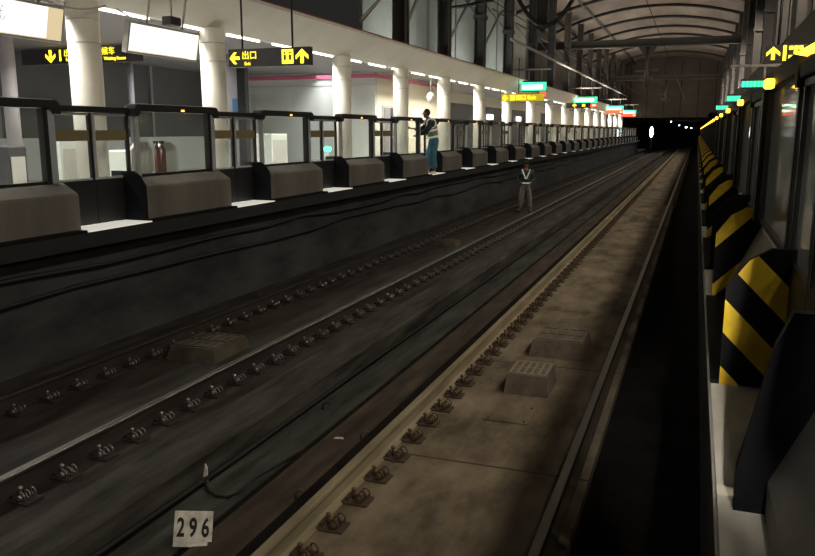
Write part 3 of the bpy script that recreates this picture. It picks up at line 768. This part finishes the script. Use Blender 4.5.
for i, (y, x) in enumerate(((44.2, -11.12), (51.9, -11.12))):
    w = MB(); w.box(-.02, .02, -.7, .7, -.14, .14, 'advert'); tag(w.build('lit_advert', loc=(x, y, 1.95)), '%s glowing pink-white advert on the dark wall opening' % ('left', 'right')[i], 'advert', 'glowing adverts on the left platform')
t = thing('dome_camera', 'white dome camera hanging under the left canopy edge', 'camera', (-8.7, 26.2, 2.3))
w = MB(); w.ball((0, 0, 0), (.14, .14, .18), 'col_white'); w.build('dome', t)
w = MB(); w.cyl((0, 0, .15), (0, 0, .73), .025, 'metal_lt'); w.build('bracket', t)

# ------------------------------------------------------------------ tunnel lights
for i, (x, y, z, sx, sz, lab) in enumerate([(-5.1, 99, 1.05, .2, .62, 'bright tall white-blue light at the tunnel mouth'), (-3.2, 108, 2.35, .07, .06, 'small upper white light inside the tunnel'),
                                            (-2.4, 118, 1.95, .07, .05, 'second small white light inside the tunnel'), (-1.55, 126, 1.72, .15, .10, 'bluish white light deep in the tunnel'), (-.85, 128, 1.62, .09, .09, 'rightmost dim bluish light deep in the tunnel')]):
    t = thing('tunnel_lamp', lab, 'lamp', (x, y, z)); w = MB(); w.ball((0, -.1, 0), (sx, .06, sz), 'white_lamp', 12); w.build('lens', t)
    w = MB(); w.box(-sx*1.1, sx*1.1, -.06, .1, -sz*1.1, sz*1.1, 'black'); w.build('housing', t)
    if i == 0:
        w = MB(); w.cyl((0, 0, -z-1.5), (0, 0, -.6), .08, 'black'); w.build('pole', t)

# ------------------------------------------------------------------ people
def skin_mesh(verts, edges, radii, root=0, sub=1):
    me = bpy.data.meshes.new('sk'); me.from_pydata([Vector(v) for v in verts], edges, [])
    o = bpy.data.objects.new('sk', me); C.objects.link(o)
    md = o.modifiers.new('s', 'SKIN'); 
    for i, r in enumerate(radii):
        rr = r if hasattr(r, '__len__') else (r, r)
        me.skin_vertices[0].data[i].radius = rr
    me.skin_vertices[0].data[root].use_root = True
    sb = o.modifiers.new('b', 'SUBSURF'); sb.levels = sub; sb.render_levels = sub
    bpy.context.view_layer.update()
    dg = bpy.context.evaluated_depsgraph_get(); ev = o.evaluated_get(dg)
    out = bpy.data.meshes.new_from_object(ev); bpy.data.objects.remove(o); return out

def person(lab, loc, rz, P, clothes, scale=1.0):
    """P: joint dictionary. local -Y is forward, X to the figure's left, z up"""
    t = thing('person', lab, 'person', loc, rz=rz); t.scale = (scale,)*3
    J = P
    names = ['pel', 'waist', 'chest', 'neckb', 'neck', 'headb', 'shL', 'elL', 'wrL', 'shR', 'elR', 'wrR', 'hipL', 'knL', 'anL', 'toL', 'hipR', 'knR', 'anR', 'toR']
    rad = dict(pel=.13, waist=.12, chest=.14, neckb=.08, neck=.055, headb=.06, shL=.06, elL=.045, wrL=.03, shR=.06, elR=.045, wrR=.03, hipL=.09, knL=.06, anL=.042, toL=.035, hipR=.09, knR=.06, anR=.042, toR=.035)
    idx = {n: i for i, n in enumerate(names)}
    ed = [('pel', 'waist'), ('waist', 'chest'), ('chest', 'neckb'), ('neckb', 'neck'), ('neck', 'headb'), ('chest', 'shL'), ('shL', 'elL'), ('elL', 'wrL'), ('chest', 'shR'), ('shR', 'elR'), ('elR', 'wrR'),
          ('pel', 'hipL'), ('hipL', 'knL'), ('knL', 'anL'), ('anL', 'toL'), ('pel', 'hipR'), ('hipR', 'knR'), ('knR', 'anR'), ('anR', 'toR')]
    me = skin_mesh([J[n] for n in names], [(idx[a], idx[b]) for a, b in ed], [rad[n] for n in names])
    w = MB(); w.add_mesh(me, 'skin')
    # head with features
    hc = Vector(J['headb'])+Vector(J.get('hd', (0, -.015, .09))); fd = Vector(J.get('face', (0, -1, 0))).normalized(); sd = fd.cross(Vector((0, 0, 1))).normalized()
    w.ball(hc, (.078, .092, .115), 'skin')
    w.cyl(hc+fd*.075+Vector((0, 0, .015)), hc+fd*.112+Vector((0, 0, -.02)), .008, 'skin', r2=.018, seg=8)
    w.ball(hc+fd*.04-Vector((0, 0, .085)), .035, 'skin', 10)
    for s in (-1, 1): w.ball(hc+sd*.080*s, (.014, .02, .03), 'skin', 8)
    # hands
    for s in 'LR':
        wr = Vector(J['wr'+s]); d = (wr-Vector(J['el'+s])).normalized(); cu = Vector(J.get('curl'+s, (0, -1, 0))).normalized()
        sdv = d.cross(cu).normalized()
        pm = wr+d*.055
        w.add_mesh(skin_mesh([wr-d*.02, pm, pm+d*.035], [(0, 1), (1, 2)], [(.024, .024), (.036, .02), (.034, .018)]), 'skin')
        for i, L in enumerate((.062, .072, .067, .052)):
            b0 = pm+d*.03+sdv*(.027-.018*i); w.add_mesh(skin_mesh([b0, b0+d*L*.5+cu*L*.12, b0+d*L*.8+cu*L*.5], [(0, 1), (1, 2)], [.0085, .008, .0065]), 'skin')
        b0 = pm-d*.02+sdv*.03; w.add_mesh(skin_mesh([b0, b0+sdv*.03+d*.025, b0+sdv*.035+d*.055+cu*.02], [(0, 1), (1, 2)], [.011, .01, .008]), 'skin')
    w.build('body', t)
    w = MB()
    for s in (-1, 1): w.ball(hc+fd*.082+sd*.03*s+Vector((0, 0, .012)), .009, 'ink', 8)
    w.build('eyes', t)
    w = MB(); w.ball(hc+fd*.088-Vector((0, 0, .05)), (.022, .014, .006), 'red_d', 8); w.build('mouth', t)
    def cloth(name, ns, es, rr, m, off=None):
        me = skin_mesh([Vector(J[n]) if n in J else Vector(off[n]) for n in ns], [(ns.index(a), ns.index(b)) for a, b in es], rr)
        ww = MB(); ww.add_mesh(me, m); return ww.build(name, t)
    clothes(t, J, cloth, hc, fd, sd)
    return t
def lerp(a, b, k): return tuple(a[i]+(b[i]-a[i])*k for i in range(3))

# worker 1: on the platform edge, side-on, leaning to the screen
def clothes1(t, J, cloth, hc, fd, sd):
    J2 = dict(J); 
    cloth('trousers', ['pel', 'hipL', 'knL', 'cuL', 'hipR', 'knR', 'cuR', 'wst'], [('pel', 'hipL'), ('hipL', 'knL'), ('knL', 'cuL'), ('pel', 'hipR'), ('hipR', 'knR'), ('knR', 'cuR'), ('pel', 'wst')], [.17, .135, .115, .10, .135, .115, .10, .15], 'jeans',
          dict(cuL=lerp(J['knL'], J['anL'], .92), cuR=lerp(J['knR'], J['anR'], .92), wst=lerp(J['pel'], J['waist'], .7)))
    cloth('jacket_sleeves', ['chest', 'shL', 'elL', 'cl', 'shR', 'elR', 'cr'], [('chest', 'shL'), ('shL', 'elL'), ('elL', 'cl'), ('chest', 'shR'), ('shR', 'elR'), ('elR', 'cr')], [.13, .082, .065, .05, .082, .065, .05], 'shirt', dict(cl=lerp(J['elL'], J['wrL'], .85), cr=lerp(J['elR'], J['wrR'], .85)))
    cloth('safety_vest', ['hem', 'waist', 'chest', 'up'], [('hem', 'waist'), ('waist', 'chest'), ('chest', 'up')], [.165, .16, .185, .12], 'vest', dict(hem=lerp(J['pel'], J['waist'], .25), up=lerp(J['chest'], J['neckb'], .7)))
    for k, r in ((.15, .172), (.75, .178)):
        c = Vector(lerp(J['pel'], J['chest'], k*.75+.1)); ax = (Vector(J['chest'])-Vector(J['pel'])).normalized()
        w = MB(); w.cyl(c-ax*.025, c+ax*.025, r, 'reflect', seg=20); w.build('reflective_band', t)
    for s in ('L', 'R'):
        c = Vector(J['sh'+s]); d = (Vector(J['el'+s])-c).normalized()
        w = MB(); w.torus(lerp(J['sh'+s], J['chest'], .12), .125, .016, 'reflect', axis=(1, 0, 0), seg=20); w.build('reflective_trim', t)
    w = MB(); w.ball(hc+Vector((0, .02, .025)), (.086, .092, .108), 'hair'); w.build('hair', t)
    for s in 'LR':
        a, b = Vector(J['an'+s]), Vector(J['to'+s]); w = MB(); w.add_mesh(skin_mesh([a+Vector((0, .03, -.03)), (a+b)/2+Vector((0, 0, -.02)), b], [(0, 1), (1, 2)], [(.075, .06), (.075, .055), (.06, .045)]), 'shoe'); w.build('shoe', t)
P1 = dict(pel=(0, .02, .92), waist=(0, -.01, 1.08), chest=(0, -.07, 1.30), neckb=(0, -.12, 1.44), neck=(0, -.15, 1.50), headb=(0, -.17, 1.55), hd=(0, -.02, .07),
          shL=(.18, -.08, 1.37), elL=(.24, -.22, 1.13), wrL=(.17, -.42, 1.06), shR=(-.18, -.10, 1.37), elR=(-.22, -.32, 1.18), wrR=(-.15, -.52, 1.22),
          hipL=(.09, .02, .87), knL=(.10, -.04, .48), anL=(.11, .04, .09), toL=(.12, -.12, .035), hipR=(-.09, .02, .87), knR=(-.10, -.10, .49), anR=(-.11, -.10, .09), toR=(-.12, -.26, .035))
person('worker in striped safety vest and teal trousers standing on the left platform edge', (-6.72, 20.45, .012), R(-62), P1, clothes1, 1.0)
# worker 2: on the track slab, facing the camera
def clothes2(t, J, cloth, hc, fd, sd):
    cloth('trousers', ['pel', 'hipL', 'knL', 'cuL', 'hipR', 'knR', 'cuR', 'wst'], [('pel', 'hipL'), ('hipL', 'knL'), ('knL', 'cuL'), ('pel', 'hipR'), ('hipR', 'knR'), ('knR', 'cuR'), ('pel', 'wst')], [.15, .115, .095, .085, .115, .095, .085, .14], 'greytr',
          dict(cuL=lerp(J['knL'], J['anL'], .95), cuR=lerp(J['knR'], J['anR'], .95), wst=lerp(J['pel'], J['waist'], .7)))
    cloth('dark_jacket', ['hem', 'waist', 'chest', 'up', 'shL', 'elL', 'cl', 'shR', 'elR', 'cr'], [('hem', 'waist'), ('waist', 'chest'), ('chest', 'up'), ('chest', 'shL'), ('shL', 'elL'), ('elL', 'cl'), ('chest', 'shR'), ('shR', 'elR'), ('elR', 'cr')],
          [.155, .15, .17, .09, .08, .065, .05, .08, .065, .05], 'vest_d', dict(hem=lerp(J['pel'], J['waist'], .5), up=lerp(J['chest'], J['neckb'], .8), cl=lerp(J['elL'], J['wrL'], .85), cr=lerp(J['elR'], J['wrR'], .85)))
    w = MB()
    for s in (-1, 1): w.tube([(s*.13, -.06, 1.44), (s*.10, -.16, 1.34), (s*.02, -.185, 1.16)], .022, 'reflect')
    w.box(-.05, .05, -.195, -.17, 1.13, 1.17, 'reflect'); w.build('reflective_harness', t)
    w = MB(); w.torus((0, -.0, .985), .152, .022, 'reflect', axis=(0, 0, 1), seg=24); w.build('reflective_belt', t)
    w = MB(); w.ball(hc+Vector((0, .0, .04)), (.09, .10, .09), 'hair'); w.prism([(-.07, -.16), (.07, -.16), (.08, -.05), (-.08, -.05)], hc.z+.03, hc.z+.045, 'hair', axis='z'); w.build('cap', t)
    for s in 'LR':
        a, b = Vector(J['an'+s]), Vector(J['to'+s]); w = MB(); w.add_mesh(skin_mesh([a+Vector((0, .03, -.03)), (a+b)/2+Vector((0, 0, -.02)), b], [(0, 1), (1, 2)], [(.075, .06), (.075, .055), (.06, .045)]), 'shoe_d'); w.build('shoe', t)
P2 = dict(pel=(0, 0, .90), waist=(0, 0, 1.05), chest=(0, -.01, 1.28), neckb=(0, -.01, 1.42), neck=(0, -.02, 1.48), headb=(0, -.03, 1.53), hd=(0, -.015, .08),
          shL=(.18, 0, 1.36), elL=(.26, .02, 1.10), wrL=(.17, -.16, 1.0), shR=(-.18, 0, 1.36), elR=(-.26, .02, 1.10), wrR=(-.17, -.16, 1.0), curlL=(-1, -.3, 0), curlR=(1, -.3, 0),
          hipL=(.09, 0, .86), knL=(.13, -.02, .48), anL=(.16, .02, .09), toL=(.19, -.13, .035), hipR=(-.09, 0, .86), knR=(-.14, -.03, .48), anR=(-.19, .02, .09), toR=(-.23, -.13, .035))
person('worker in grey trousers and white reflective harness standing on the far track', (-5.25, 25.9, -1.5), R(12), P2, clothes2, .985)

# ------------------------------------------------------------------ lights
def area(loc, rot, sx, sy, power, col=(1, .95, .85), spread=180):
    l = bpy.data.lights.new('strip_or_fill_light', 'AREA'); l.shape = 'RECTANGLE'; l.size = sx; l.size_y = sy; l.energy = power; l.color = col; l.spread = R(spread)
    o = bpy.data.objects.new('strip_or_fill_light', l); C.objects.link(o); o.location = loc; o.rotation_euler = rot; return o
for y in range(-10, 100, 8):
    area((-8.9, y+4, 2.95), (0, 0, 0), .2, 7.5, 260, (1, .95, .84), 112)
    area((-11.5, y+4, 2.95), (0, 0, 0), .6, 7, 150, (.95, .97, 1), 120)
for y in range(-17, 100, 8):
    area((2.6, y+4, 2.98), (0, 0, 0), .12, 7.5, 130, (1, .86, .68), 160)
# added lamps with no fixtures high at right, lighting the slab, backs to camera
for k in range(26):
    y = -6+k*4.0
    area((2.85, y, 6.1), Vector((-.50, .30, -.80)).to_track_quat('-Z', 'Y').to_euler(), .14, .5, 78, (1, .85, .66), 150)
# added fill light behind the camera, brightening the near right plates and sill
area((.75, -2.2, 3.1), (Vector((.78, 3.6, .2))-Vector((.75, -2.2, 3.1))).to_track_quat('-Z', 'Y').to_euler(), .3, .2, 22, (1, .93, .8), 19)
# added uplights without fixtures on the canopy tops, brightening roof and upper panels
for y in (28, 36, 44): area((-9.3, y, 3.75), (R(180), R(-18), 0), .3, 4, 75, (.95, 1, .93))
for y in (52, 64, 76, 88): area((-7.5, y, 3.75), (R(180), R(25), 0), .3, 6, 260, (1, .86, .7)); area((2.1, y, 3.6), (R(180), R(-25), 0), .3, 6, 160, (1, .86, .72))

wd = bpy.data.worlds.new('world'); scene.world = wd; wd.use_nodes = True
wd.node_tree.nodes['Background'].inputs[0].default_value = (.6, .58, .56, 1); wd.node_tree.nodes['Background'].inputs[1].default_value = .03

# ------------------------------------------------------------------ camera
cd = bpy.data.cameras.new('camera'); cam = bpy.data.objects.new('camera', cd); C.objects.link(cam)
cam.location = (0, 0, H); cam.rotation_euler = (R(90-10.673), 0, R(20.04)); cd.sensor_width = 36; cd.lens = 780/815*36; cd.clip_start = .05; cd.clip_end = 300
scene.camera = cam
scene.view_settings.view_transform = 'Standard'; scene.view_settings.look = 'None'; scene.view_settings.exposure = 0
scene.cycles.use_denoising = True; scene.cycles.max_bounces = 8; scene.cycles.transparent_max_bounces = 40
scene.cycles.diffuse_bounces = 3; scene.cycles.sample_clamp_indirect = 4
